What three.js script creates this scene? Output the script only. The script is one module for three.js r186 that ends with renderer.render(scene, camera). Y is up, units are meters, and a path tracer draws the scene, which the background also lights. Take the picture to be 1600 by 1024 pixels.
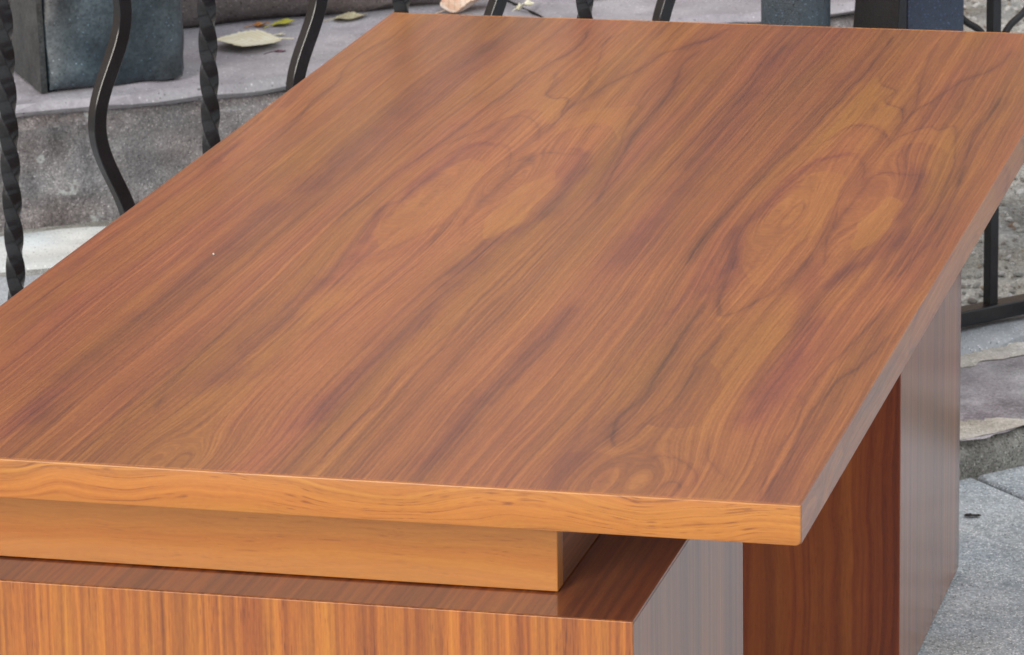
import * as THREE from 'three';
import { RoundedBoxGeometry } from 'three/addons/geometries/RoundedBoxGeometry.js';
import { mergeGeometries, mergeVertices, toCreasedNormals } from 'three/addons/utils/BufferGeometryUtils.js';

// ------------------------------------------------------------------ camera, sky, sun, exposure
const scene = new THREE.Scene();
const renderer = new THREE.WebGLRenderer({ antialias: true });
renderer.setSize(1024, 655);
renderer.toneMapping = THREE.LinearToneMapping;
renderer.toneMappingExposure = 1.02;
renderer.shadowMap.enabled = true;

const camera = new THREE.PerspectiveCamera(8.4037, 1024 / 655, 0.1, 200);
const eye = new THREE.Vector3(1.55204, 1.9057, 3.5427);
camera.position.copy(eye);
camera.up.set(-0.04843, 0.96295, -0.26528);
camera.lookAt(eye.x - 0.23749, eye.y - 0.26908, eye.z - 0.93338);
camera.focus = 4.4; camera.userData.fStop = 34;
camera.updateProjectionMatrix();

const SUN = new THREE.Vector3(-0.30, 0.36, 1.0).normalize();   // low, wide and soft, from the street behind the camera
const SKY_LEVEL = 1.06;
{
  const w = 256, h = 128, d = new Float32Array(w * h * 4);
  for (let j = 0; j < h; j++) for (let i = 0; i < w; i++) {
    const el = ((j + 0.5) / h - 0.5) * Math.PI, az = ((i + 0.5) / w) * Math.PI * 2;
    const s = Math.sin(el);
    const cl = 1 + 0.05 * Math.sin(az * 3 + 4 * el) * Math.cos(el) + 0.04 * Math.sin(az * 7 - 9 * el) * Math.cos(el);
    let L = s > 0 ? (0.62 + 0.52 * s) * cl : 0.30 + 0.32 * Math.exp(s * 14);
    L *= SKY_LEVEL;
    const k = (j * w + i) * 4;
    d[k] = L * 0.975; d[k + 1] = L * 0.995; d[k + 2] = L * 1.03; d[k + 3] = 1;
  }
  const t = new THREE.DataTexture(d, w, h, THREE.RGBAFormat, THREE.FloatType);
  t.mapping = THREE.EquirectangularReflectionMapping;
  t.magFilter = THREE.LinearFilter; t.minFilter = THREE.LinearFilter;
  t.wrapS = THREE.RepeatWrapping; t.needsUpdate = true;
  scene.background = t; scene.environment = t;
}
const sun = new THREE.DirectionalLight(new THREE.Color(1.0, 0.93, 0.85), 2.3);
sun.position.copy(SUN).multiplyScalar(14);
sun.castShadow = true; sun.shadow.radius = 44;
sun.shadow.mapSize.set(2048, 2048);
Object.assign(sun.shadow.camera, { left: -5, right: 5, top: 5, bottom: -5, near: 1, far: 30 });
scene.add(sun); scene.add(sun.target);

// ------------------------------------------------------------------ helpers
function rng(seed) { let a = seed >>> 0; return () => { a = (a + 0x6D2B79F5) | 0; let t = Math.imul(a ^ (a >>> 15), 1 | a); t = (t + Math.imul(t ^ (t >>> 7), 61 | t)) ^ t; return ((t ^ (t >>> 14)) >>> 0) / 4294967296; }; }
function hash(i, j, s) { let n = Math.imul(i, 374761393) + Math.imul(j, 668265263) + Math.imul(s, 1274126177) | 0; n = Math.imul(n ^ (n >>> 13), 1274126177); n ^= n >>> 16; return (n >>> 0) / 4294967296; }
function noise(x, y, s = 0) {
  const i = Math.floor(x), j = Math.floor(y), fx = x - i, fy = y - j;
  const u = fx * fx * (3 - 2 * fx), v = fy * fy * (3 - 2 * fy);
  const a = hash(i, j, s), b = hash(i + 1, j, s), c = hash(i, j + 1, s), d = hash(i + 1, j + 1, s);
  return (a + (b - a) * u) * (1 - v) + (c + (d - c) * u) * v;
}
function fbm(x, y, o, s = 0) { let a = 0.5, r = 0, t = 0; for (let k = 0; k < o; k++) { r += a * noise(x, y, s + k * 17); t += a; x = x * 2.03 + 11.3; y = y * 2.03 - 7.7; a *= 0.5; } return r / t; }
function noise3(x, y, z, s = 0) { const k = Math.floor(z), f = z - k, u = f * f * (3 - 2 * f); return noise(x + k * 13.7, y - k * 7.3, s) * (1 - u) + noise(x + (k + 1) * 13.7, y - (k + 1) * 7.3, s) * u; }
const clamp = (x, a = 0, b = 1) => Math.min(b, Math.max(a, x));
const sstep = (a, b, x) => { const t = clamp((x - a) / (b - a)); return t * t * (3 - 2 * t); };
const mix3 = (a, b, t) => [a[0] + (b[0] - a[0]) * t, a[1] + (b[1] - a[1]) * t, a[2] + (b[2] - a[2]) * t];
function texture(w, h, fn, srgb = true) {          // fn(i, j) -> [r, g, b] in 0..255
  const d = new Uint8Array(w * h * 4);
  for (let j = 0; j < h; j++) for (let i = 0; i < w; i++) {
    const c = fn(i, j), k = (j * w + i) * 4;
    d[k] = clamp(c[0], 0, 255); d[k + 1] = clamp(c[1], 0, 255); d[k + 2] = clamp(c[2], 0, 255); d[k + 3] = 255;
  }
  const t = new THREE.DataTexture(d, w, h, THREE.RGBAFormat);
  if (srgb) t.colorSpace = THREE.SRGBColorSpace;
  t.magFilter = THREE.LinearFilter; t.minFilter = THREE.LinearMipmapLinearFilter; t.generateMipmaps = true;
  t.wrapS = t.wrapT = THREE.RepeatWrapping; t.needsUpdate = true;
  return t;
}
const used = {};
function numbered(n) { const k = used[n] = (used[n] ?? -1) + 1; return k ? `${n}_${String(k).padStart(3, '0')}` : n; }
function tag(o, label, category, group, kind) {
  if (label) o.userData.label = label;
  if (category) o.userData.category = category;
  if (group) o.userData.group = group;
  if (kind) o.userData.kind = kind;
  return o;
}
function thing(name, label, category, pos = [0, 0, 0], turn = 0, group) {
  const o = new THREE.Group(); o.name = numbered(name); scene.add(o);
  o.position.set(...pos); o.rotation.y = turn;
  return tag(o, label, category, group);
}
function part(name, geo, material, parent) {
  const m = new THREE.Mesh(geo, material); m.name = numbered(name);
  m.castShadow = m.receiveShadow = true; parent.add(m); return m;
}
function sub(name, parent) { const g = new THREE.Group(); g.name = numbered(name); parent.add(g); return g; }
// flat mapping in metres by the way each face points: pick = {x:[a,b], y:.., z:..} axes used for u and v, size = [w, h] of the texture
function mapBox(geo, size, swap = {}, off = [0, 0]) {
  const p = geo.attributes.position, n = geo.attributes.normal, uv = new Float32Array(p.count * 2);
  for (let i = 0; i < p.count; i += 3) {
    // one dominant direction per triangle
    const m = [0, 0, 0];
    for (let k = 0; k < 3; k++) { m[0] += Math.abs(n.getX(i + k)); m[1] += Math.abs(n.getY(i + k)); m[2] += Math.abs(n.getZ(i + k)); }
    const ax = m[1] >= m[0] && m[1] >= m[2] ? 'y' : m[0] >= m[2] ? 'x' : 'z';
    for (let k = 0; k < 3; k++) {
      const P = { x: p.getX(i + k), y: p.getY(i + k), z: p.getZ(i + k) };
      let [a, b] = ax === 'y' ? [P.x, -P.z] : ax === 'x' ? [-P.z, P.y] : [P.x, P.y];
      if (swap[ax]) [a, b] = [b, a];
      uv[(i + k) * 2] = (a + off[0]) / size[0]; uv[(i + k) * 2 + 1] = (b + off[1]) / size[1];
    }
  }
  geo.setAttribute('uv', new THREE.BufferAttribute(uv, 2));
  return geo;
}
// a board from its corners, in desk coordinates (x across, y up, zb = distance behind the near edge)
function board(x0, x1, y0, y1, zb0, zb1, r, size, swap, off) {
  let g = new RoundedBoxGeometry(x1 - x0, y1 - y0, zb1 - zb0, 3, r);
  g.translate((x0 + x1) / 2, (y0 + y1) / 2, -(zb0 + zb1) / 2);
  if (g.index) g = g.toNonIndexed();
  g.clearGroups();
  return mapBox(g, size, swap, off);
}

// ------------------------------------------------------------------ wood of the desk
const TOP_W = 0.90, TOP_L = 1.956, TOP_Y = 0.74, TOP_T = 0.036;
function lerpTone(stops, t) { t = clamp(t) * (stops.length - 1); const i = Math.min(stops.length - 2, Math.floor(t)); return mix3(stops[i], stops[i + 1], t - i); }

// figure of the top veneer: dark growth lines (vein) and pale hearts (patch), given in millimetres across and along the top
const FW = 900, FL = 1960, figure = new Float32Array(FW * FL), wash = new Float32Array(FW * FL);
function smooth(a) {
  const pts = []; for (let i = 0; i < a.length; i += 2) pts.push(new THREE.Vector3(a[i], a[i + 1], 0));
  return new THREE.CatmullRomCurve3(pts, false, 'centripetal').getPoints(pts.length * 5);
}
const wobU = (u, v, s) => 5 * (noise(u / 40, v / 55, s) - 0.5) + 3 * (noise(u / 13, v / 20, s + 1) - 0.5);
const wobV = (u, v, s) => 16 * (noise(u / 16, v / 60, s + 2) - 0.5) + 10 * (noise(u / 6, v / 40, s + 3) - 0.5);
let veinNo = 0;
function vein(width, strength, a) {
  const seed = 100 + 7 * veinNo++, pts = smooth(a), R = width * 1.9 + 4;
  const loose = width > 7 ? 1 : 0.45;
  let total = 0; const at = [0]; for (let i = 1; i < pts.length; i++) at.push(total += pts[i].distanceTo(pts[i - 1]));
  const best = new Map();
  for (let i = 1; i < pts.length; i++) {
    const p = pts[i - 1], q = pts[i], dx = q.x - p.x, dy = q.y - p.y, l2 = dx * dx + dy * dy || 1;
    const u0 = Math.max(0, Math.floor(Math.min(p.x, q.x) - R - 8)), u1 = Math.min(FW - 1, Math.ceil(Math.max(p.x, q.x) + R + 8));
    const v0 = Math.max(0, Math.floor(Math.min(p.y, q.y) - R - 14)), v1 = Math.min(FL - 1, Math.ceil(Math.max(p.y, q.y) + R + 14));
    for (let v = v0; v <= v1; v++) for (let u = u0; u <= u1; u++) {
      const uu = u + loose * wobU(u, v, 5), vv = v + loose * wobV(u, v, 9);
      const t = clamp(((uu - p.x) * dx + (vv - p.y) * dy) / l2), ex = uu - p.x - t * dx, ey = vv - p.y - t * dy;
      const d = Math.hypot(ex, ey); if (d > R) continue;
      const side = ex * dy - ey * dx > 0 ? 1 : -1, s = at[i - 1] + t * Math.sqrt(l2);
      const key = v * FW + u, old = best.get(key);
      if (!old || d < old[0]) best.set(key, [d, side, s]);
    }
  }
  for (const [key, [d, side, s]] of best) {
    const ww = width * (0.55 + 0.7 * noise(s / 60, 0.5, seed));
    const prof = width > 7 ? Math.exp(-((d / (ww * 0.85)) ** 2)) : Math.max(Math.exp(-((d / (ww * (side > 0 ? 0.6 : 0.4) + 0.5)) ** 2)), 0.45 * Math.exp(-((d / (ww * 1.1 + 2)) ** 2)));
    const ends = sstep(0, 40, s) * sstep(0, 40, total - s);
    const val = strength * prof * (0.4 + 0.6 * ends) * (0.7 + 0.5 * noise(s / 35, 3.5, seed + 2));
    const tgt = width > 7 ? wash : figure;
    if (val > tgt[key]) tgt[key] = val;
  }
}
const heart = new Float32Array(FW * FL);
function patch(strength, a) {
  const pts = smooth([...a, a[0], a[1]]);
  let u0 = 1e9, u1 = -1e9, v0 = 1e9, v1 = -1e9;
  for (const p of pts) { u0 = Math.min(u0, p.x); u1 = Math.max(u1, p.x); v0 = Math.min(v0, p.y); v1 = Math.max(v1, p.y); }
  for (let v = Math.max(0, Math.floor(v0 - 20)); v <= Math.min(FL - 1, v1 + 20); v++) for (let u = Math.max(0, Math.floor(u0 - 12)); u <= Math.min(FW - 1, u1 + 12); u++) {
    const uu = u + 0.5 * wobU(u, v, 5), vv = v + 0.5 * wobV(u, v, 9);
    let inside = false, d = 1e9;
    for (let i = 1; i < pts.length; i++) {
      const p = pts[i - 1], q = pts[i];
      if ((p.y > vv) !== (q.y > vv) && uu < (q.x - p.x) * (vv - p.y) / (q.y - p.y) + p.x) inside = !inside;
      const dx = q.x - p.x, dy = q.y - p.y, t = clamp(((uu - p.x) * dx + (vv - p.y) * dy) / (dx * dx + dy * dy || 1));
      d = Math.min(d, Math.hypot(uu - p.x - t * dx, (vv - p.y - t * dy) * 0.35));
    }
    const f = (inside ? sstep(-0.5, 0.9, d) : 0) ;
    if (f > 0) { const k = v * FW + u; if (Math.abs(strength * f) > Math.abs(heart[k])) heart[k] = strength * f; }
  }
}
vein(9, 0.8, [294,774,284,833,274,894,274,945,280,988,279,1045,282,1084,282,1128,286,1179,291,1231,301,1259,321,1247,334,1244]);
vein(2.5, 0.6, [334,1244,347,1205,356,1156,361,1117]);
patch(0.6, [283,878,289,915,291,990,291,1095,297,1156,305,1177,324,1161,339,1104,341,1056,349,991,350,917,340,870,332,815,318,770,295,827]);
vein(4, 0.55, [264,1242,276,1291,286,1330,294,1374,312,1394,331,1375,348,1330,361,1279]);
patch(0.6, [288,1341,290,1429,291,1530,292,1588,291,1641,303,1602,310,1556,316,1506,328,1491,341,1487,352,1439,358,1374,351,1362,329,1424,310,1432,296,1386]);
vein(2.5, 0.75, [293,1636,304,1590,310,1545,316,1506,328,1491,340,1498,352,1450,358,1385]);
vein(4.5, 0.75, [277,1894,287,1831,288,1769,284,1719,277,1693,273,1644,264,1619,266,1549,265,1491,260,1451,258,1379,256,1293,251,1219,243,1097,240,981,235,870]);
vein(3, 0.6, [383,842,372,903,369,948]);
vein(7, 0.75, [369,948,367,1012,368,1060,370,1109,370,1168,376,1210,390,1222,411,1216,422,1218]);
vein(14, 0.9, [399,1244,420,1238,433,1189,438,1131,442,1064,446,1008,448,943,443,897,434,851,424,806,424,754,421,720,419,654]);
patch(0.75, [391,915,391,989,393,1065,406,1106,413,1136,424,1099,431,1033,428,986,433,913,426,876,413,830]);
vein(3, 0.5, [396,1327,401,1339,409,1356,422,1342]);
vein(6, 0.45, [318,744,334,807,346,862,359,900]);
vein(9, 0.5, [319,702,337,756,345,800,357,838]);
vein(4, 0.5, [365,769,360,829,359,900,354,954]);
vein(2.5, 0.6, [332,1887,318,1835,321,1787,335,1694,342,1625,351,1570,356,1516]);
vein(6, 0.65, [461,1933,450,1906,443,1855,430,1829,418,1791,403,1764,398,1716,394,1657,384,1621,373,1563,368,1507,359,1462,358,1387,361,1315]);
vein(14, 0.5, [445,1881,435,1830,423,1791]);
vein(4.5, 0.75, [445,1807,440,1735,444,1665,453,1587,458,1532,459,1468,461,1404,461,1362,465,1292,473,1214,483,1110,494,983]);
patch(0.5, [363,1295,369,1389,390,1445,411,1459,434,1474,438,1421,449,1330,451,1299,427,1357,404,1374,383,1339]);
vein(2, 0.5, [411,1459,434,1474,438,1421,449,1330,462,1241,474,1118,481,990]);
vein(26, 0.55, [572,1976,560,1899,557,1765,558,1616,557,1495,562,1328,565,1200,570,988,578,735]);
vein(6, 0.45, [546,1848,541,1728,547,1547,551,1357,555,1160]);
vein(9, 0.8, [677,638,682,700,685,754,682,809,669,881,668,939,673,999,676,1060,679,1123,685,1187,694,1238,707,1262,725,1276,735,1261]);
vein(2.5, 0.6, [736,1256,749,1209,757,1147]);
patch(0.6, [681,884,682,941,686,1021,693,1104,701,1185,716,1182,736,1170,738,1112,744,1052,745,992,748,924,737,865,731,808,731,745,726,699,701,757,690,819]);
vein(5, 0.6, [716,1037,716,1019,716,1002]);
vein(4, 0.55, [668,1305,685,1331,694,1395,706,1415,723,1411,744,1375,755,1326]);
patch(0.55, [666,1260,677,1375,682,1493,682,1603,687,1674,701,1631,719,1597,719,1548,725,1524,737,1514,750,1469,756,1400,755,1342,736,1408,715,1428,696,1413,685,1331]);
vein(2.5, 0.7, [688,1674,702,1625,719,1597,716,1553,725,1524,741,1509,752,1457,757,1388]);
vein(6, 0.4, [710,1534,713,1486,716,1451]);
vein(4.5, 0.8, [666,1917,668,1835,668,1755,670,1677,664,1613,664,1539,661,1466,659,1383,656,1314,650,1236,647,1149,643,1065,639,973,637,876,641,765]);
vein(5, 0.65, [754,1320,756,1446,763,1507,773,1557,782,1620,795,1679,810,1713,822,1780,825,1860]);
vein(3, 0.6, [757,1524,745,1626,736,1727,731,1792,730,1872]);
vein(3, 0.6, [780,780,767,870,761,917]);
vein(7, 0.75, [761,917,762,965,762,1045,764,1106,766,1169,780,1193,801,1186,813,1188]);
vein(14, 0.85, [800,1239,818,1168,826,1086,829,1007,833,939,831,882,822,824,811,777,801,730,792,676]);
patch(0.75, [791,875,789,931,783,969,794,1030,798,1082,815,1064,816,1014,819,937,812,878,799,848]);
patch(0.4, [758,1309,764,1367,790,1417,800,1401,814,1427,829,1355,836,1289,834,1278,815,1319,787,1337,773,1312,758,1232]);
vein(2.5, 0.6, [758,1309,764,1367,790,1417,800,1401,814,1427,827,1366,836,1300,847,1215,852,1111,858,1012,858,915,855,821,849,730]);
vein(5, 0.75, [850,1582,847,1450,845,1392,851,1303,857,1228,866,1114,869,1014,870,898,865,814,860,732]);
vein(5, 0.7, [680,838,689,765,694,703,700,643,710,595,716,577,728,598,737,630,748,672,755,734,759,831]);
vein(12, 0.4, [680,838,689,765,694,703,690,601]);
vein(18, 0.75, [773,812,779,718,791,639,799,563,807,479,809,416,809,336,808,267,809,209]);
vein(5, 0.75, [727,549,728,521,729,465,725,418,729,365,730,313,726,252,721,209,717,159,710,138,701,156,692,229,700,290,695,385,692,467,691,562,691,621]);
patch(-0.5, [733,429,760,362,764,267,762,209,742,197,721,209,726,252,730,313,727,400]);
patch(-0.3, [692,592,692,467,695,385,700,290,692,229,703,149,717,159,724,260,728,321,726,427,724,539]);
vein(2, 0.6, [744,101,753,114,774,106,789,86,798,57,801,20]);
vein(2, 0.5, [735,7,737,38,747,43]);
vein(3.5, 0.7, [763,12,771,21,775,45,785,39,790,18,786,2]);
vein(2.5, 0.6, [784,180,797,119,810,90,825,62]);
vein(4, 0.7, [869,654,861,545,855,479,847,396,848,309,853,234,852,161,854,98,859,38,863,-6]);
vein(5, 0.75, [888,541,880,438,867,382,863,320,860,244,863,179,867,108,865,54,870,-4]);
vein(8, 0.5, [662,792,665,647,663,519,660,452,659,343,665,199,670,126,675,64]);
vein(14, 0.4, [691,245,685,162,685,82,680,4]);
patch(-0.4, [669,32,673,111,705,117,722,65,706,-6,677,-4]);
vein(15, 0.75, [426,775,424,688,423,595,426,497,421,427,421,360,419,303,421,232,421,170,414,139]);
vein(2.5, 0.65, [469,687,467,576,469,496,466,418,463,360,462,295,466,225,461,178,460,111,464,39]);
vein(2, 0.5, [484,624,481,551,480,455,474,386,475,297,476,219,477,143,478,49]);
vein(18, 0.65, [297,772,299,685,294,618,290,562,295,464,292,395,299,305,294,240]);
vein(10, 0.4, [335,561,331,489,326,427,330,319,320,260]);
vein(24, 0.6, [567,603,567,454,564,338,557,265,552,195,557,136,556,64,549,27]);
vein(26, 0.65, [149,964,151,834,153,710,151,619,151,531,147,445,145,371,146,292,152,216,166,123,164,80]);
vein(14, 0.5, [149,231,157,136,162,51]);
vein(2.5, 0.6, [252,584,251,439,253,327,256,243,255,205,250,168,252,125,248,74,243,32]);
vein(3, 0.5, [242,513,239,404,241,301,235,239,237,180,237,129]);
vein(5, 0.6, [260,229,265,200,271,164]);
vein(9, 0.5, [378,10,383,21,392,13]);
vein(8, 0.45, [24,706,27,614,34,527,29,474,28,415]);
vein(6, 0.4, [67,568,62,515,59,437,60,363,59,331]);
vein(22, 0.6, [173,1813,170,1700,164,1602,161,1555,158,1451,164,1320,162,1225,165,1113,162,967]);
vein(2.5, 0.7, [40,1815,30,1696,33,1621,47,1531,46,1477,46,1424,56,1349,61,1257]);
patch(0.5, [15,1316,9,1375,25,1395,34,1371,39,1304,40,1238,42,1157,35,1117]);
vein(7, 0.45, [53,1374,62,1266,64,1209,68,1122]);
vein(8, 0.45, [26,1219,24,1154,22,1076]);
function sampleF(arr, u, v) {
  const i = clamp(Math.floor(u), 0, FW - 2), j = clamp(Math.floor(v), 0, FL - 2), fx = clamp(u - i), fy = clamp(v - j), k = j * FW + i;
  return (arr[k] * (1 - fx) + arr[k + 1] * fx) * (1 - fy) + (arr[k + FW] * (1 - fx) + arr[k + FW + 1] * fx) * fy;
}
const WALNUT = [[82, 47, 40], [118, 69, 51], [152, 90, 56], [182, 114, 64], [206, 140, 80]];
function flow(u, v) {                                 // grain lines part around the hearts of the figure
  let x = u;
  for (const [cu, cv, R, k] of [[300, 1010, 34, 6.5], [372, 1080, 34, 5.5], [702, 1000, 34, 6.5], [772, 1070, 34, 5.5], [-60, 1040, 40, 6], [735, 40, 40, 2.6], [330, 20, 36, 2.6]]) {
    const dx = u - cu, dy = (v - cv) / k, r2 = dx * dx + dy * dy; x -= dx * R * R / (r2 + 0.6 * R * R);
  }
  return x;
}
const topMap = texture(1600, 2000, (i, j) => {
  const u = (i + 0.5) / 1600 * 900, v = (j + 0.5) / 2000 * 1956;
  let uw = flow(u, v) + 9 * (noise(u / 90, v / 260, 1) - 0.5) + 2.6 * (noise(u / 24, v / 110, 2) - 0.5) + 0.9 * (noise(u / 8, v / 34, 3) - 0.5);
  uw += 1000;
  const leaf = uw % 400;
  const w = sampleF(wash, u, v), f = sampleF(figure, u, v), h = sampleF(heart, u, v), calm = 1 - 0.55 * clamp(Math.abs(h) * 1.6);
  let t = 0.545;
  t += 0.16 * (fbm(leaf / 55, v / 1600, 3, 31) - 0.5) + calm * 0.24 * (fbm(uw / 22, v / 1300, 3, 37) - 0.5);
  t += calm * 0.18 * (fbm(uw / 5.5, v / 1100, 3, 41) - 0.5) + calm * 0.24 * (noise(uw / 1.5, v / 700, 43) - 0.5);
  t += 0.17 * (noise(uw / 0.9, v / 70, 47) - 0.5) + 0.13 * (noise(uw / 0.8, v / 5, 48) - 0.5);
  const pore = noise(uw / 0.7, v / 11, 49); if (pore > 0.78) t -= 0.45 * (pore - 0.78);
  t += 0.12 * (fbm(u / 130, v / 170, 2, 53) - 0.5);
  t += 0.17 * h; t -= 0.25 * w * (0.7 + 0.6 * noise(uw / 2.2, v / 260, 59)); t -= 0.35 * f;
  const c = lerpTone(WALNUT, t), red = 0.5 + 0.9 * (fbm(uw / 40, v / 400, 2, 61) - 0.5) + 0.35 * w - 0.25 * h;
  return [c[0] * (1 + 0.03 * (red - 0.5)), c[1] * (1 - 0.10 * (red - 0.5)), c[2] * (1 + 0.22 * (red - 0.5))];
});
const topRough = texture(512, 1024, (i, j) => {
  const n = 128 + 40 * (noise(i / 1.2, j / 14, 5) - 0.5) + 30 * (fbm(i / 60, j / 90, 3, 9) - 0.5);
  return [n, n, n];
}, false);
// plainer veneer, grain along v; swirl > 0 bends it into figure
function veneer(w, h, mw, mh, stops, seed, { base = 0.55, band = 0.5, fine = 0.25, swirl = 0, lines = 0, bandW = 30, fleck = 0 } = {}) {
  return texture(w, h, (i, j) => {
    const u = i / w * mw * 1000, v = j / h * mh * 1000;
    const uw = u + swirl * (fbm(u / 60, v / 130, 3, seed + 3) - 0.5);
    let t = base + band * (fbm(uw / bandW, v / 2500, 3, seed) - 0.5) + fine * (noise(uw / 3.2, v / 900, seed + 5) - 0.5) + 0.14 * (noise(uw / 0.8, v / 25, seed + 6) - 0.5) + 0.08 * (noise(uw / 1.3, v / 4, seed + 7) - 0.5);
    if (lines) { const r = Math.abs(((uw / lines) % 1 + 1) % 1 - 0.5) * 2, m = noise(u / 30, v / 60, seed + 8); t -= 0.38 * Math.pow(r, 14) * sstep(0.35, 0.7, m) ; }
    if (fleck) { const q = noise(uw / 1.1, v / 14, seed + 11), z = noise(u / 12, v / 50, seed + 12); if (q > 0.7) t -= fleck * (q - 0.7) * 2 * sstep(0.3, 0.7, z); }
    const c = lerpTone(stops, t), red = fbm(uw / 14, v / 1500, 2, seed + 9) - 0.5;
    return [c[0], c[1] * (1 - 0.12 * red), c[2] * (1 - 0.1 * red)];
  });
}
const HONEY = [[88, 47, 19], [138, 77, 26], [180, 110, 37], [202, 132, 50]];
const edgeMap = veneer(512, 1024, 0.25, 1.0, HONEY, 201, { base: 0.68, band: 0.36, swirl: 30, lines: 9, fine: 0.34, fleck: 0.7 });
const apronMap = veneer(256, 1024, 0.25, 1.0, HONEY, 231, { base: 0.80, band: 0.25, swirl: 30, fine: 0.16, fleck: 0.35 });
const ORANGE = [[86, 40, 18], [142, 76, 26], [188, 112, 36], [208, 138, 46]];
const frontMap = veneer(1600, 512, 0.8, 0.7, ORANGE, 251, { base: 0.52, band: 0.36, fine: 0.42, bandW: 9, fleck: 0.4 });
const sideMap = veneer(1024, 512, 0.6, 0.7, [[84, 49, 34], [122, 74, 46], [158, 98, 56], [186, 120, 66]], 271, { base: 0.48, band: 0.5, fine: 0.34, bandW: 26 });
const RED = [[84, 32, 16], [134, 60, 25], [172, 90, 34], [192, 114, 46]];
const kneeMap = veneer(1024, 512, 0.8, 0.7, RED, 291, { base: 0.55, band: 0.55, fine: 0.3, bandW: 34, swirl: 14, fleck: 0.2 });
const shadedLedgeMap = veneer(1024, 512, 0.8, 0.7, WALNUT, 311, { base: 0.38, band: 0.6, fine: 0.3 });  // tabletop walnut made darker: shade under the overhang put into the tone

const wood = (map, o = {}) => new THREE.MeshPhysicalMaterial({ map, roughness: 0.5, clearcoat: 0.55, clearcoatRoughness: 0.28, ...o });
const M = {
  top: wood(topMap, { roughnessMap: topRough, roughness: 0.9, specularIntensity: 0.5, clearcoat: 0.75, clearcoatRoughness: 0.30 }),
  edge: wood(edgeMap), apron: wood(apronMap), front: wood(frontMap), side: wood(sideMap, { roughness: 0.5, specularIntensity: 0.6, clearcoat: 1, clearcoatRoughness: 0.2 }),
  knee: wood(kneeMap), shadedLedge: wood(shadedLedgeMap, { clearcoat: 0.7, clearcoatRoughness: 0.08, roughness: 0.5 }),
};

// ------------------------------------------------------------------ ground and stonework
const FENCE_P = [0.6425, 0, -2.9919], FENCE_TURN = Math.atan2(0.7272, 0.6864);   // local x runs along the fence, local z towards the camera
const STOOP_TURN = Math.atan2(0.49168, 0.87078) + 0.0873, STOOP_P = [-1.0069 + 0.1 * (0.87078 - 0.82462), 0, -3.4251 - 0.1 * (0.49168 - 0.56571)];

function speckle(size, base, o, seed) {
  const { blotch = null, patch = 14, grain = 26, dark = 0.03, light = 0.03, tint = [0, 0, 0], darkC = 0.55, lightC = 1.35, cell = 2.2, spot = 2 } = o;
  return texture(size, size, (i, j) => {
    const P = size, wrap = (x, y, sc, s) => { // tileable by blending
      const a = x / P, n00 = noise(x / sc, y / sc, s), n10 = noise((x - P) / sc, y / sc, s), n01 = noise(x / sc, (y - P) / sc, s), n11 = noise((x - P) / sc, (y - P) / sc, s), b = y / P;
      return (n00 * (1 - a) + n10 * a) * (1 - b) + (n01 * (1 - a) + n11 * a) * b;
    };
    let k = patch * (wrap(i, j, 160, seed) - 0.5) * 2.4 + patch * (wrap(i, j, 45, seed + 1) - 0.5) * 1.6 + grain * (wrap(i, j, cell, seed + 2) - 0.5) + grain * 0.7 * (wrap(i, j, cell * 3, seed + 3) - 0.5);
    const s = hash(Math.floor(i / spot), Math.floor(j / spot), seed + 4), blot = noise(i / 7, j / 7, seed + 5);
    let f = 1; if (s < dark && blot > 0.35) f = darkC; else if (s > 1 - light) f = lightC;
    const hue = (wrap(i, j, 90, seed + 6) - 0.5) * 2;
    const bl = blotch ? sstep(0.74, 0.80, wrap(i, j, 52, seed + 7) * 0.85 + 0.15 * wrap(i, j, 9, seed + 8)) : 0;
    if (bl > 0) { const q = k * 0.5; return mix3([(base[0] + k) * f, (base[1] + k) * f, (base[2] + k) * f], blotch.map(b => b + q), 0.75 * bl); }
    return [(base[0] + k + tint[0] * hue) * f, (base[1] + k + tint[1] * hue) * f, (base[2] + k + tint[2] * hue) * f];
  });
}
function bumpTex(size, seed, cell = 3) {
  return texture(size, size, (i, j) => { const n = 255 * (0.55 * noise(i / cell, j / cell, seed) + 0.3 * noise(i / cell / 3, j / cell / 3, seed + 1) + 0.15 * hash(i, j, seed)); return [n, n, n]; }, false);
}
const bumpFine = bumpTex(512, 901, 1.6);
function stone(map, bump = 0.004, o = {}) { return new THREE.MeshStandardMaterial({ map, bumpMap: bumpFine, bumpScale: bump * 0.45, roughness: 0.92, ...o }); }
const walkMap = speckle(1024, [184, 192, 197], { patch: 16, grain: 70, dark: 0.06, light: 0.06, tint: [-3, 0, 4], cell: 3.2, lightC: 1.5, darkC: 0.66, spot: 3 }, 401);
const slateMap = speckle(512, [166, 160, 163], { patch: 34, grain: 60, dark: 0.012, light: 0.006, tint: [6, 0, 2] }, 421);
const creamMap = speckle(512, [200, 194, 184], { patch: 34, grain: 50, dark: 0.02, light: 0.01, tint: [6, 2, -4] }, 431);
const kerbMap = speckle(512, [152, 150, 142], { patch: 12, grain: 44, dark: 0.08, light: 0.03, cell: 3 }, 441);
const footMap = speckle(512, [176, 180, 184], { patch: 12, grain: 22, dark: 0.02, light: 0.02 }, 451);
const padMap = speckle(512, [205, 208, 206], { patch: 26, grain: 16, dark: 0.02, light: 0.01, tint: [-6, 0, 6] }, 461);
const soilMap = speckle(512, [168, 166, 160], { patch: 34, grain: 54, dark: 0.06, light: 0.05, tint: [8, 2, -6], cell: 4 }, 471);
const brownMap = speckle(1024, [114, 111, 112], { patch: 26, grain: 46, dark: 0.06, light: 0.02, tint: [6, 2, 0], lightC: 1.7, cell: 3, blotch: [168, 174, 172] }, 481);
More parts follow.
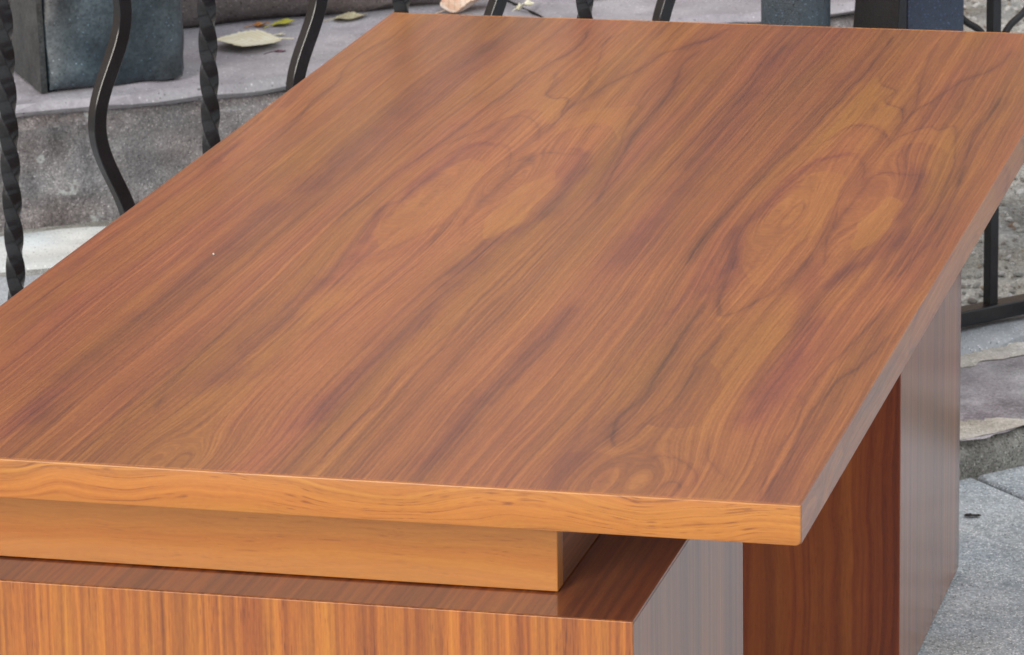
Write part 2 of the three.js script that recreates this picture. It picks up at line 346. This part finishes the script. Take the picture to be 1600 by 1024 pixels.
const treadMap = speckle(512, [162, 159, 165], { patch: 24, grain: 22, dark: 0.01, light: 0.012, tint: [5, 0, 4] }, 491);
const riserMap = speckle(512, [108, 101, 99], { patch: 16, grain: 24, dark: 0.03, light: 0.02, tint: [6, 0, -3] }, 501);
M.walk = stone(walkMap, 0.003); M.slate = stone(slateMap, 0.002); M.cream = stone(creamMap, 0.003); M.kerb = stone(kerbMap, 0.006);
M.foot = stone(footMap, 0.003); M.pad = stone(padMap, 0.002); M.soil = stone(soilMap, 0.008); M.brown = stone(brownMap, 0.005); M.tread = stone(treadMap, 0.002); M.riser = stone(riserMap, 0.005);

// a stone with slightly irregular faces: fine box, displaced by noise of its position; mapped in metres
function roughStone(x0, x1, y0, y1, z0, z1, amp, seed, cell = 0.03, tile = 0.5, r = 0.008) {
  const nx = Math.min(60, Math.max(2, Math.round((x1 - x0) / cell))), ny = Math.min(30, Math.max(2, Math.round((y1 - y0) / cell))), nz = Math.min(60, Math.max(2, Math.round((z1 - z0) / cell)));
  let g = new THREE.BoxGeometry(x1 - x0, y1 - y0, z1 - z0, nx, ny, nz);
  g.translate((x0 + x1) / 2, (y0 + y1) / 2, (z0 + z1) / 2);
  g.deleteAttribute('uv'); g.deleteAttribute('normal'); g = mergeVertices(g, 1e-4);
  const p = g.attributes.position, c = [(x0 + x1) / 2, (y0 + y1) / 2, (z0 + z1) / 2], hs = [(x1 - x0) / 2, (y1 - y0) / 2, (z1 - z0) / 2];
  for (let i = 0; i < p.count; i++) {
    const q = [p.getX(i), p.getY(i), p.getZ(i)];
    // round the arrises
    let edge = 0; const e = q.map((v, k) => Math.abs(v - c[k]) > hs[k] - 1e-5 ? Math.sign(v - c[k]) : 0);
    const on = e.filter(v => v).length;
    for (let k = 0; k < 3; k++) {
      let d = amp * (noise3(q[0] * 9, q[1] * 9, q[2] * 9, seed + k) - 0.5) * 2 + amp * 0.7 * (noise3(q[0] * 28, q[1] * 28, q[2] * 28, seed + k + 5) - 0.5) * 2;
      if (on >= 2 && e[k]) d -= e[k] * r * (0.5 + noise3(q[0] * 20, q[1] * 20, q[2] * 20, seed + 9));
      q[k] += d;
    }
    p.setXYZ(i, ...q);
  }
  g = g.toNonIndexed(); g.computeVertexNormals(); g = toCreasedNormals(g, 0.9);
  return mapBox(g, [tile, tile]);
}
function struct(name, geo, m) { const o = new THREE.Mesh(geo, m); o.name = numbered(name); o.receiveShadow = o.castShadow = true; scene.add(o); o.userData.kind = 'structure'; return o; }

// one sheet of ground to the horizon
{
  let g = new THREE.PlaneGeometry(120, 120, 1, 1).toNonIndexed(); g.rotateX(-Math.PI / 2); g.translate(0, -0.06, 0);
  struct('ground', mapBox(g, [0.6, 0.6]), M.walk);
}
// pavement: square concrete slabs with open joints between them
{
  const walk = new THREE.Group(); walk.name = 'pavement'; walk.userData.kind = 'structure'; scene.add(walk);
  walk.rotation.y = Math.atan2(-0.0656, 0.063); walk.position.set(0.7195 - 0.34 * 0.693, 0, -2.4125 - 0.34 * 0.721);   // along the joint in view
  const S = 1.2;
  for (let a = -4; a < 4; a++) for (let b = -3; b < 5; b++) {
    const x0 = a * S + 0.004, z0 = b * S + 0.004;
    const g = board(x0, x0 + S - 0.008, -0.05, 0.0 + 0.0015 * (hash(a, b, 3) - 0.5), -(z0 + S - 0.008), -z0, 0.006, [0.62, 0.62], {}, [hash(a, b, 1) * 3, hash(a, b, 2) * 3]);
    part('paving_slab', g, M.walk, walk);
  }
}
// raised stone border along the fence
{
  const k = new THREE.Group(); k.name = 'kerb'; k.userData.kind = 'structure'; scene.add(k);
  k.position.set(...FENCE_P); k.rotation.y = FENCE_TURN;
  part('kerb_stone', roughStone(-0.56, 0.18, -0.03, 0.052, 0.10, 0.43, 0.0022, 11, 0.014, 0.4, 0.008), M.kerb, k);
  part('kerb_stone', roughStone(0.186, 1.5, -0.03, 0.052, 0.10, 0.432, 0.0022, 12, 0.03, 0.4, 0.008), M.kerb, k);
  // worn pale mortar and slate lie on the stones as thin uneven coats
  const coat = (name, x0, x1, za, zb, y, m, seed, ja, jb, lean = 0) => {
    const n = 260, pos = [], up = [];
    for (let i = 0; i < n; i++) for (let s = 0; s < 8; s++) {
      const f = (q, t) => { const x = x0 + (x1 - x0) * q / n; const a = Math.min(zb - 0.02, za + lean * Math.max(0, x + 0.42) + ja * (fbm(x * 26, seed, 6, seed) - 0.5) * 2 + 0.012 * (noise(x * 190, 3, seed) - 0.5)), b = zb + jb * (fbm(x * 14, seed + 9, 3, seed + 4) - 0.5) * 2; const z = a + (b - a) * t / 8; return [x, y + 0.002 * noise(x * 40, z * 40, seed), z]; };
      const A = f(i, s), B = f(i + 1, s), C = f(i, s + 1), D = f(i + 1, s + 1);
      pos.push(...A, ...C, ...B, ...B, ...C, ...D);
    }
    const g = new THREE.BufferGeometry(); g.setAttribute('position', new THREE.Float32BufferAttribute(pos, 3)); g.computeVertexNormals();
    return part(name, mapBox(g, [0.35, 0.35]), m, k);
  };
  coat('slate_paver', -0.55, 1.49, 0.098, 0.418, 0.0548, M.slate, 3, 0.004, 0.03);
  coat('mortar_patch', -0.55, 1.49, 0.285, 0.425, 0.0562, M.cream, 5, 0.06, 0.006, 0.62);
  coat('mortar_patch', -0.40, 0.10, 0.085, 0.135, 0.0562, M.cream, 8, 0.0, 0.028);
}
// concrete footing under the fence
{
  const k = new THREE.Group(); k.name = 'fence_footing'; k.userData.kind = 'structure'; scene.add(k);
  k.position.set(...FENCE_P); k.rotation.y = FENCE_TURN;
  part('concrete_strip', roughStone(-2.6, 1.5, -0.05, 0.064, -0.05, 0.094, 0.004, 21, 0.02, 0.4, 0.012), M.foot, k);
}
// yard behind the fence
{
  const g = new THREE.PlaneGeometry(9, 7, 90, 70).toNonIndexed(); g.rotateX(-Math.PI / 2); g.translate(0, 0, -3.56);
  const p = g.attributes.position;
  for (let i = 0; i < p.count; i++) p.setY(i, 0.03 + 0.006 * noise(p.getX(i) * 5, p.getZ(i) * 5, 7));
  g.computeVertexNormals();
  const o = struct('yard_ground', mapBox(g, [0.55, 0.55]), M.soil); o.position.set(...FENCE_P); o.rotation.y = FENCE_TURN;
  // pale concrete pad at the foot of the steps
  const pad = struct('concrete_pad', roughStone(-1.6, 0.9, -0.02, 0.042, 0.01, 0.24, 0.004, 31, 0.025, 0.5, 0.008), M.pad);
  pad.position.set(...STOOP_P); pad.rotation.y = STOOP_TURN;
  const pad2 = struct('concrete_slab', roughStone(-1.6, 0.9, -0.02, 0.038, 0.247, 0.8, 0.005, 33, 0.03, 0.5, 0.01), M.foot);
  pad2.position.set(...STOOP_P); pad2.rotation.y = STOOP_TURN;
}
// stone steps
const stoop = thing('stone_steps', 'worn brownstone steps behind the iron fence, strewn with fallen leaves', 'steps', STOOP_P, STOOP_TURN);
{
  part('step', roughStone(-1.4, 1.02, 0.0, 0.226, -0.98, -0.030, 0.006, 41, 0.022, 0.6, 0.012), M.brown, stoop);
  part('tread', roughStone(-1.4, 1.018, 0.2265, 0.2485, -0.60, -0.028, 0.0035, 43, 0.016, 0.6, 0.009), M.tread, stoop);
  part('step', roughStone(1.03, 1.62, 0.0, 0.226, -1.3, -0.20, 0.006, 45, 0.03, 0.6, 0.012), M.brown, stoop);
  part('tread', roughStone(1.03, 1.615, 0.2265, 0.249, -1.3, -0.198, 0.0035, 47, 0.02, 0.6, 0.009), M.tread, stoop);
  part('step', roughStone(-1.4, 0.93, 0.246, 0.44, -1.35, -0.523, 0.006, 49, 0.022, 0.6, 0.01), M.riser, stoop);
  part('step', roughStone(-1.4, 0.93, 0.442, 0.63, -1.65, -0.82, 0.006, 51, 0.04, 0.6, 0.01), M.riser, stoop);
}

// unseen house front, added behind the steps for its reflection (the table top and the bars mirror it)
{
  const hm = speckle(512, [184, 162, 146], { patch: 20, grain: 20, dark: 0.02, light: 0.01, tint: [6, 0, -3] }, 801);
  M.house = stone(hm, 0.004); M.joinery = new THREE.MeshPhysicalMaterial({ color: 0x2c2420, roughness: 0.45, clearcoat: 0.3 });
  M.glass = new THREE.MeshPhysicalMaterial({ color: 0x0c0f12, roughness: 0.06, clearcoat: 1, clearcoatRoughness: 0.03 });
  const h = thing('added_town_house', 'unseen brownstone town house front, added behind the stone steps for its reflection', 'house', STOOP_P, STOOP_TURN);
  const bx = (x0, x1, y0, y1, z0, z1) => board(x0, x1, y0, y1, z0, z1, 0.01, [1.2, 1.2], {});
  const holes = [[-0.1, 1.0, 1.0, 3.4], [2.2, 3.3, 1.3, 3.2], [4.4, 5.5, 1.3, 3.2], [-2.6, -1.5, 1.3, 3.2]];
  let x = -6; const D = 2.7;
  for (const [a, b, y0, y1] of [...holes].sort((p, q) => p[0] - q[0])) {
    part('wall', bx(x, a, 0, 7.5, D, D + 0.4), M.house, h);
    part('wall', bx(a, b, 0, y0, D, D + 0.4), M.house, h); part('wall', bx(a, b, y1, 7.5, D, D + 0.4), M.house, h);
    const w = sub(y0 < 1.2 ? 'door' : 'window', h);
    part('frame', mergeGeometries([bx(a, a + 0.08, y0, y1, D + 0.12, D + 0.2), bx(b - 0.08, b, y0, y1, D + 0.12, D + 0.2), bx(a + 0.081, b - 0.081, y1 - 0.08, y1, D + 0.12, D + 0.2), bx(a + 0.081, b - 0.081, y0, y0 + 0.08, D + 0.12, D + 0.2)]), M.joinery, w);
    part(y0 < 1.2 ? 'leaf' : 'pane', bx(a + 0.079, b - 0.079, y0 + 0.079, y1 - 0.079, D + 0.15, D + 0.17), y0 < 1.2 ? M.joinery : M.glass, w);
    if (y0 > 1.2) part('sill', bx(a - 0.1, b + 0.1, y0 - 0.12, y0 - 0.002, D - 0.1, D + 0.11), M.house, h);
    x = b;
  }
  part('wall', bx(x, 8, 0, 7.5, D, D + 0.4), M.house, h);
}

// ------------------------------------------------------------------ the desk
const desk = thing('desk', 'polished walnut desk with overhanging top, standing on the pavement', 'desk', [0, 0, 0]);
{
  const W = TOP_W, L = TOP_L, Y = TOP_Y, B = TOP_Y - TOP_T, e = 0.004;
  part('tabletop', board(0, W, B + 0.0002, Y, e, L - e, 0.0014, [W, L], { x: true }, [0, 0]), M.top, desk);
  { // front band with softened lower corners
    const b = 0.0011, sh = new THREE.Shape(), x0 = b, x1 = W - b, y0 = B + b, y1 = Y - b, r = 0.0045;
    sh.moveTo(x0, y1); sh.lineTo(x0, y0 + r); sh.quadraticCurveTo(x0, y0, x0 + r, y0); sh.lineTo(x1 - r, y0); sh.quadraticCurveTo(x1, y0, x1, y0 + r); sh.lineTo(x1, y1); sh.closePath();
    let g = new THREE.ExtrudeGeometry(sh, { depth: e - 0.0003 - 2 * b, bevelEnabled: true, bevelSize: b, bevelThickness: b, bevelSegments: 3, curveSegments: 6 });
    g.translate(0, 0, -(e - 0.0003) + b); if (g.index) g = g.toNonIndexed(); g = toCreasedNormals(g, 0.7); g.clearGroups();
    part('edge_band', mapBox(g, [0.25, 1.0], { z: true, y: true }), M.edge, desk);
  }
  part('edge_band', board(0, W, B, Y, L - e + 0.0003, L, 0.0018, [0.25, 1.0], { z: true }), M.edge, desk);
  const PT = 0.6062, AX = 0.6585, AZ = 0.118;
  part('apron', board(0.06, AX, PT + 0.001, B - 0.001, AZ, AZ + 0.02, 0.001, [0.25, 1.0], { z: true }, [0.05, 0.3]), M.apron, desk);
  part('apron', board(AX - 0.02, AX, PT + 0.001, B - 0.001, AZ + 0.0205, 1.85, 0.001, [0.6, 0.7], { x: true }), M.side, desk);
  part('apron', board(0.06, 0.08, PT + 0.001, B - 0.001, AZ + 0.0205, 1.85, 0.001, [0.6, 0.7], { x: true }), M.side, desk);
  const PX = 0.7405, X0 = 0.02;
  for (const [z0, z1, fm] of [[0.055, 0.5525, M.front], [1.5263, 2.0178, M.knee]]) {
    const ped = sub('pedestal', desk);
    part('front_panel', board(X0, PX, 0.004, PT, z0, z0 + 0.003, 0.0012, [0.8, 0.7], {}), fm, ped);
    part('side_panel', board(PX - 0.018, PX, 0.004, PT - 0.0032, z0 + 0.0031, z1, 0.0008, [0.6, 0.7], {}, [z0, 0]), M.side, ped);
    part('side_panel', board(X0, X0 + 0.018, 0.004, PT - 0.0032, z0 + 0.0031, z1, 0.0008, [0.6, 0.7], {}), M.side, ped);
    part('back_panel', board(X0 + 0.0185, PX - 0.0185, 0.004, PT - 0.0032, z1 - 0.02, z1 - 0.001, 0.0008, [0.8, 0.7], {}), M.knee, ped);
    part('top_panel', board(X0, PX - 0.0002, PT - 0.003, PT - 0.0002, z0 + 0.0031, z1, 0.0006, [0.8, 0.7], {}), M.shadedLedge, ped);
  }
}

// ------------------------------------------------------------------ iron fence
const ironMap = speckle(256, [12, 14, 20], { patch: 10, grain: 14, dark: 0.03, light: 0.03, lightC: 1.6 }, 601);
M.iron = new THREE.MeshPhysicalMaterial({ map: ironMap, bumpMap: bumpFine, bumpScale: 0.0008, roughness: 0.55, specularIntensity: 0.6, clearcoat: 0.6, clearcoatRoughness: 0.14 });
const fence = thing('iron_fence', 'black wrought iron fence of twisted and wavy bars behind the desk', 'fence', FENCE_P, FENCE_TURN);
function sweep(path, side, twist, cap = true) {        // square section moved along path(t) -> [x, y], t in 0..n
  const pos = [], n = path.length, ring = [];
  const prof = []; for (let k = 0; k < 4; k++) { const c = 0.1 * side; const sx = [1, -1, -1, 1][k], sz = [1, 1, -1, -1][k]; const a = [sx * side / 2, sz * (side / 2 - c * 0.5)], b = [sx * (side / 2 - c * 0.5), sz * side / 2]; prof.push(...(k % 2 ? [b, a] : [a, b])); }
  for (let i = 0; i < n; i++) {
    const p = path[i], q0 = path[Math.max(0, i - 1)], q1 = path[Math.min(n - 1, i + 1)], l = Math.hypot(q1[0] - q0[0], q1[1] - q0[1]);
    const tx = (q1[0] - q0[0]) / l, ty = (q1[1] - q0[1]) / l, ph = twist * i;
    ring.push(prof.map(([a, b]) => { const x = a * Math.cos(ph) + b * Math.sin(ph), z = -a * Math.sin(ph) + b * Math.cos(ph); return [p[0] + ty * x, p[1] - tx * x, z]; }));
  }
  const m = prof.length, all = [];
  for (let k = 0; k < m; k++) {                        // each flat of the bar smooth along its length, sharp at its arris
    const p = [], id = [];
    for (let i = 0; i < n; i++) { p.push(...ring[i][k], ...ring[i][(k + 1) % m]); if (i) { const a = 2 * i - 2; id.push(a, a + 1, a + 2, a + 1, a + 3, a + 2); } }
    const g = new THREE.BufferGeometry(); g.setAttribute('position', new THREE.Float32BufferAttribute(p, 3)); g.setIndex(id); g.computeVertexNormals(); all.push(g.toNonIndexed());
  }
  return mapBox(mergeGeometries(all), [0.1, 0.1]);
}
const H0 = 0.085, H1 = 1.02;
function twistGeo() { const N = 190, path = []; for (let i = 0; i <= N; i++) path.push([0, H0 + (H1 - H0) * i / N]); return sweep(path, 0.0190, -33 * (H1 - H0) / N); }
function waveGeo(A = 0.0225) { const N = 150, path = []; for (let i = 0; i <= N; i++) { const y = H0 + (H1 - H0) * i / N, e = sstep(0.09, 0.16, y) * sstep(1.02, 0.95, y); path.push([e * A * Math.cos((y - 0.738) / 0.306 * Math.PI * 2), y]); } return sweep(path, 0.0188, 0); }
const tGeo = twistGeo(), wGeo = waveGeo(), plainGeo = sweep([[0, H0], [0, 0.4], [0, H1]], 0.0165, 0);
const twistAt = [-1.936, -1.637, -1.337, -1.034, -0.733], waveAt = [-1.786, -1.485, -1.184, -0.884, -0.585];
twistAt.forEach((x, i) => { const b = part('twisted_bar', tGeo, M.iron, fence); b.position.x = x; b.rotation.y = [0.4, 0, 0.9, 0.3, 0.5][i]; });
waveAt.forEach(x => { const b = part('wavy_bar', wGeo, M.iron, fence); b.position.x = x; });
for (const x of [0.001, 0.30, 0.60, 0.90]) part('plain_bar', plainGeo, M.iron, fence).position.x = x;
function ironBox(x0, x1, y0, y1, z0, z1, r = 0.003) { let g = new RoundedBoxGeometry(x1 - x0, y1 - y0, z1 - z0, 2, r); g.translate((x0 + x1) / 2, (y0 + y1) / 2, (z0 + z1) / 2); if (g.index) g = g.toNonIndexed(); g.clearGroups(); return mapBox(g, [0.25, 0.25]); }
part('rail', ironBox(-2.2, -0.41, 0.074, 0.098, -0.016, 0.016), M.iron, fence);
part('rail', ironBox(-0.09, 1.4, 0.074, 0.098, -0.016, 0.016), M.iron, fence);
part('rail', ironBox(-2.2, -0.41, 1.018, 1.03, -0.02, 0.02), M.iron, fence);
part('rail', ironBox(-0.09, 1.4, 1.018, 1.03, -0.02, 0.02), M.iron, fence);
// lyre scrolls beside the plain bar
{
  const lyre = (s) => {
    const c = new THREE.CatmullRomCurve3([[-0.055, 0.69], [-0.085, 0.70], [-0.108, 0.66], [-0.105, 0.615], [-0.088, 0.578], [-0.058, 0.545], [-0.028, 0.525], [-0.012, 0.50], [-0.0105, 0.46]].map(([x, y]) => new THREE.Vector3(s * x, y, 0)));
    return mapBox(new THREE.TubeGeometry(c, 60, 0.0055, 8, false).toNonIndexed(), [0.1, 0.1]);
  };
  for (const x of [0.003, 0.302, 0.602]) for (const s of [1, -1]) part('scroll', lyre(s), M.scroll ??= M.iron, fence).position.x = x;
}
// round gate post and square gate post
{
  const postMap = speckle(256, [58, 68, 76], { patch: 18, grain: 16, dark: 0.03, light: 0.03, tint: [-4, 2, 6], lightC: 1.5 }, 611);
  M.post = new THREE.MeshPhysicalMaterial({ map: postMap, bumpMap: bumpFine, bumpScale: 0.001, roughness: 0.5, clearcoat: 0.25, clearcoatRoughness: 0.4 });
  const prof = [[0.0001, 0.06], [0.075, 0.06], [0.075, 0.09], [0.062, 0.10], [0.054, 0.13], [0.0505, 0.16], [0.0505, 1.06], [0.058, 1.075], [0.058, 1.095], [0.04, 1.12], [0.0001, 1.135]].map(([r, y]) => new THREE.Vector2(r, y));
  const lg = new THREE.LatheGeometry(prof, 36).toNonIndexed();
  const uv = lg.attributes.uv; for (let i = 0; i < uv.count; i++) uv.setXY(i, uv.getX(i) * 1.2, lg.attributes.position.getY(i) * 4);
  const rp = part('round_post', toCreasedNormals(lg, 0.5), M.post, fence); rp.position.x = -0.366;
  const navyMap = speckle(256, [34, 46, 66], { patch: 14, grain: 12, dark: 0.03, light: 0.02, lightC: 1.7 }, 613);
  M.navy = new THREE.MeshPhysicalMaterial({ map: navyMap, bumpMap: bumpFine, bumpScale: 0.001, roughness: 0.5, clearcoat: 0.3, clearcoatRoughness: 0.35 });
  const sq = sub('square_post', fence);
  part('shaft', ironBox(-0.203, -0.096, 0.06, 1.12, -0.054, 0.054, 0.006), M.navy, sq);
  part('cap', ironBox(-0.212, -0.087, 1.121, 1.15, -0.064, 0.064, 0.008), M.navy, sq);
  const sh = new THREE.Shape(); sh.moveTo(-0.2035, 0.70); sh.lineTo(-0.2035, 0.06); sh.lineTo(-0.262, 0.06); sh.quadraticCurveTo(-0.25, 0.36, -0.222, 0.52); sh.quadraticCurveTo(-0.214, 0.60, -0.2035, 0.70);
  const eg = new THREE.ExtrudeGeometry(sh, { depth: 0.104, bevelEnabled: true, bevelSize: 0.002, bevelThickness: 0.002, bevelSegments: 2, curveSegments: 16 }); eg.translate(-0.002, 0, -0.051);
  part('dark_flared_side', mapBox(eg.index ? eg.toNonIndexed() : eg, [0.25, 0.25]), M.iron, sq);  // black flared piece: the square post's dark left side put in as colour
}

// ------------------------------------------------------------------ newel post on the steps
{
  const nm = speckle(512, [57, 67, 73], { patch: 46, grain: 34, dark: 0.05, light: 0.004, tint: [-10, 6, 14], lightC: 1.9, cell: 4 }, 621);
  const bm = speckle(512, [76, 77, 77], { patch: 20, grain: 26, dark: 0.03, light: 0.015, tint: [4, 1, -2], cell: 4 }, 631);
  M.newel = new THREE.MeshPhysicalMaterial({ map: nm, bumpMap: bumpFine, bumpScale: 0.0012, roughness: 0.55, clearcoat: 0.3, clearcoatRoughness: 0.5 });
  M.newelSide = stone(bm, 0.003);  // left side in a greyer tone than the front
  const n = thing('newel_post', 'square newel post in worn blue-green paint standing on the steps', 'post', STOOP_P, STOOP_TURN);
  const y0 = 0.25;
  part('base_block', roughStone(0.003, 0.256, y0, 0.66, -0.335, -0.102, 0.004, 71, 0.02, 0.5, 0.006), M.newel, n);
  const sd = part('side_plate', roughStone(-0.006, 0.006, y0, 0.655, -0.332, -0.104, 0.0016, 73, 0.02, 0.5, 0.001), M.newelSide, n); sd.userData.label = 'grey-brown side of the post';
  part('shaft', roughStone(0.02, 0.236, 0.662, 1.25, -0.325, -0.127, 0.002, 75, 0.05, 0.5, 0.006), M.newel, n);
  part('cap', roughStone(-0.02, 0.28, 1.252, 1.30, -0.365, -0.087, 0.003, 77, 0.04, 0.5, 0.012), M.newel, n);
}

// ------------------------------------------------------------------ fallen leaves and litter
function toStoop(s0, n0, y) { const s = s0 + 0.0875 * n0, n = n0 - 0.0875 * (s0 - 0.1); const c = Math.cos(STOOP_TURN), k = Math.sin(STOOP_TURN); return [STOOP_P[0] + s * c - n * k, y, STOOP_P[2] - s * k - n * c]; }
function leafGeo(len, wid, teeth, seed, curl, sides = 1) {
  const r = rng(seed), edge = [], N = teeth * 4;
  for (let i = 0; i <= N; i++) { const t = i / N, w = wid * Math.pow(Math.sin(Math.PI * Math.pow(t, 0.8)), 0.75) * (1 + 0.16 * ((i % 4) / 4 - 0.5) + 0.14 * (r() - 0.5)); edge.push([t * len, w]); }
  const pos = [], thick = 0.0006, rows = 6;
  const P = (x, z, o) => { const a = z / wid, y = curl * len * (0.5 * a * a + 0.9 * Math.pow(x / len - 0.45, 2) + 0.25 * Math.sin(x / len * 7 + a * 3 + seed)) + o; return [x - len / 2, y, z]; };
  for (const o of [0, -thick]) for (let i = 0; i < N; i++) for (let s = -rows; s < rows; s++) {
    const z = (k, q) => edge[k][1] * q / rows;
    const A = P(edge[i][0], z(i, s), o), B = P(edge[i + 1][0], z(i + 1, s), o), C = P(edge[i][0], z(i, s + 1), o), D = P(edge[i + 1][0], z(i + 1, s + 1), o);
    if (o === 0) pos.push(...A, ...C, ...B, ...B, ...C, ...D); else pos.push(...A, ...B, ...C, ...B, ...D, ...C);
  }
  const g = new THREE.BufferGeometry(); g.setAttribute('position', new THREE.Float32BufferAttribute(pos, 3)); 
  const mv = mergeVertices(g, 1e-6); mv.computeVertexNormals();
  return mapBox(mv.toNonIndexed(), [len, len]);
}
function leafMat(c1, c2, seed) {
  const t = texture(128, 128, (i, j) => { const v = Math.abs(((i + Math.abs(j - 64) * 0.7) / 13) % 1 - 0.5) < 0.08 ? 0.88 : 1; const k = fbm(i / 22, j / 22, 3, seed); const c = mix3(c1, c2, sstep(0.3, 0.7, k)); return c.map(x => x * v); });
  return new THREE.MeshPhysicalMaterial({ map: t, roughness: 0.7, side: THREE.DoubleSide });
}
function leaf(name, label, s, n, y, turn, tilt, geo, mat, group) {
  const g = thing(name, label, 'leaf', toStoop(s, n, y), STOOP_TURN + turn, group);
  const b = part('blade', geo, mat, g); b.rotation.z = tilt;
  const L = geo.boundingBox ?? (geo.computeBoundingBox(), geo.boundingBox);
  const c = new THREE.CatmullRomCurve3([new THREE.Vector3(L.min.x - 0.022, 0.001, 0.004), new THREE.Vector3(L.min.x - 0.01, 0.002, 0.001), new THREE.Vector3(L.min.x + 0.01, 0.003, 0)]);
  const st = part('stalk', mapBox(new THREE.TubeGeometry(c, 8, 0.0009, 5).toNonIndexed(), [0.1, 0.1]), mat, g); st.rotation.z = tilt;
  return g;
}
const WHITE = leafMat([246, 244, 222], [236, 228, 198], 3), LIME = leafMat([196, 190, 62], [206, 200, 100], 5), TAN = leafMat([222, 180, 150], [242, 224, 208], 7), OCHRE = leafMat([200, 150, 84], [186, 120, 60], 9), PALE = leafMat([206, 198, 164], [190, 178, 146], 11), PURPLE = leafMat([120, 84, 100], [100, 74, 84], 13);
const GRP = undefined;
leaf('fallen_leaf', 'large cream-white leaf with toothed edge, lying on the step left of the desk', 0.403, 0.350, 0.262, 2.9, 0.03, leafGeo(0.122, 0.066, 11, 3, 0.06), WHITE);
leaf('fallen_leaf', 'small yellow-green curled leaf at the foot of the upper step', 0.507, 0.520, 0.253, 0.25, 0.1, leafGeo(0.05, 0.014, 6, 5, 0.12), LIME);
leaf('fallen_leaf', 'small orange leaf touching the yellow-green leaf on the step', 0.466, 0.520, 0.252, 0.1, 0.05, leafGeo(0.03, 0.011, 5, 8, 0.2), OCHRE);
leaf('fallen_leaf', 'faded olive leaf beside the upper step, behind the second wavy bar', 0.635, 0.530, 0.252, 0.1, 0.04, leafGeo(0.07, 0.022, 8, 12, 0.12), PALE);
leaf('fallen_leaf', 'large curled pinkish tan leaf behind the far left part of the desk', 0.862, 0.535, 0.258, 0.2, 0.12, leafGeo(0.12, 0.04, 8, 21, 0.22), TAN);
leaf('fallen_leaf', 'narrow pale twisted leaf right of the large tan leaf', 0.962, 0.510, 0.253, 0.5, 0.1, leafGeo(0.05, 0.008, 5, 23, 0.3), WHITE);
leaf('fallen_leaf', 'pale leaf tip right of the fourth twisted bar, at the top edge', 1.12, 0.54, 0.256, 0.1, 0.1, leafGeo(0.06, 0.018, 6, 29, 0.3), WHITE);
leaf('fallen_leaf', 'tiny purple leaf scrap beside the large cream-white leaf', 0.449, 0.290, 0.250, 0.2, 0.02, leafGeo(0.026, 0.008, 5, 31, 0.1), PURPLE);
leaf('fallen_leaf', 'tiny tan leaf crumb between the cream-white leaf and the yellow-green leaf', 0.456, 0.436, 0.250, 0.6, 0.02, leafGeo(0.013, 0.005, 4, 51, 0.1), TAN);
leaf('fallen_leaf', 'tiny pale leaf crumb nearest the second wavy bar', 0.483, 0.432, 0.250, 0.2, 0.02, leafGeo(0.014, 0.005, 4, 53, 0.1), WHITE);
{
  const g = thing('crumb', 'tiny white crumb lying on the left half of the table top', 'crumb', [0.150, 0.7401, -0.718], 0.4);
  const c = new THREE.IcosahedronGeometry(1, 2), p = c.attributes.position;
  for (let i = 0; i < p.count; i++) p.setXYZ(i, p.getX(i) * 0.0011 * (0.8 + 0.4 * noise3(p.getX(i) * 2, p.getY(i) * 2, p.getZ(i) * 2, 5)), p.getY(i) * 0.0008 + 0.0005, p.getZ(i) * 0.0034);
  c.computeVertexNormals(); part('grain', c, new THREE.MeshStandardMaterial({ color: 0xcfc6b8, roughness: 0.8 }), g);
}
// scrap of bark on the pavement
{
  const g = thing('bark_scrap', 'small dark scrap of bark on the pavement right of the desk', 'bark', [0.7258, 0.002, -2.2455], 0.2);
  part('bark', leafGeo(0.024, 0.005, 4, 41, 0.12), leafMat([58, 44, 38], [40, 32, 30], 15), g);
}
// loose stones over the yard
{
  const r = rng(77), geos = [];
  const base = new THREE.IcosahedronGeometry(1, 1);
  const cols = [[172, 170, 165], [142, 136, 130], [200, 198, 196], [124, 106, 90], [158, 144, 126]];
  const mats = cols.map((c, i) => stone(speckle(64, c, { patch: 10, grain: 20 }, 700 + i), 0.002));
  const shapes = [0, 1, 2, 3].map(k => { const g = base.clone(), p = g.attributes.position; for (let i = 0; i < p.count; i++) { const v = new THREE.Vector3().fromBufferAttribute(p, i), f = 0.75 + 0.5 * noise3(v.x * 1.6 + k * 5, v.y * 1.6, v.z * 1.6, 90 + k); p.setXYZ(i, v.x * f, v.y * f * 0.6, v.z * f * 0.8); } g.computeVertexNormals(); return g; });
  const bed = new THREE.Group(); bed.name = 'gravel'; scene.add(bed);
  tag(bed, 'loose grey gravel and leaf crumbs on the yard behind the fence', 'gravel', null, 'stuff');
  bed.position.set(...FENCE_P); bed.rotation.y = FENCE_TURN;
  mats.forEach((m, c) => {
    const N = [5000, 2600, 3000, 1200, 1600][c], im = new THREE.InstancedMesh(shapes[c % 4], m, N), o = new THREE.Object3D();
    for (let i = 0; i < N; i++) {
      const x = -0.5 + 2.2 * r(), z = -0.06 - 2.6 * r(), s = 0.002 + 0.006 * Math.pow(r(), 3);
      o.position.set(x, 0.035 + s * 0.2, z); o.rotation.set(r() * 0.6, r() * 6.3, r() * 0.6); o.scale.set(s * (c === 3 ? 1.8 : 1.2), s * (c === 3 ? 0.4 : 0.9), s); o.updateMatrix(); im.setMatrixAt(i, o.matrix);
    }
    im.name = numbered('pebbles'); im.castShadow = im.receiveShadow = true; bed.add(im);
  });
}

scene.traverse(o => { if (o.isMesh) { o.castShadow = true; o.receiveShadow = true; } });
renderer.render(scene, camera);
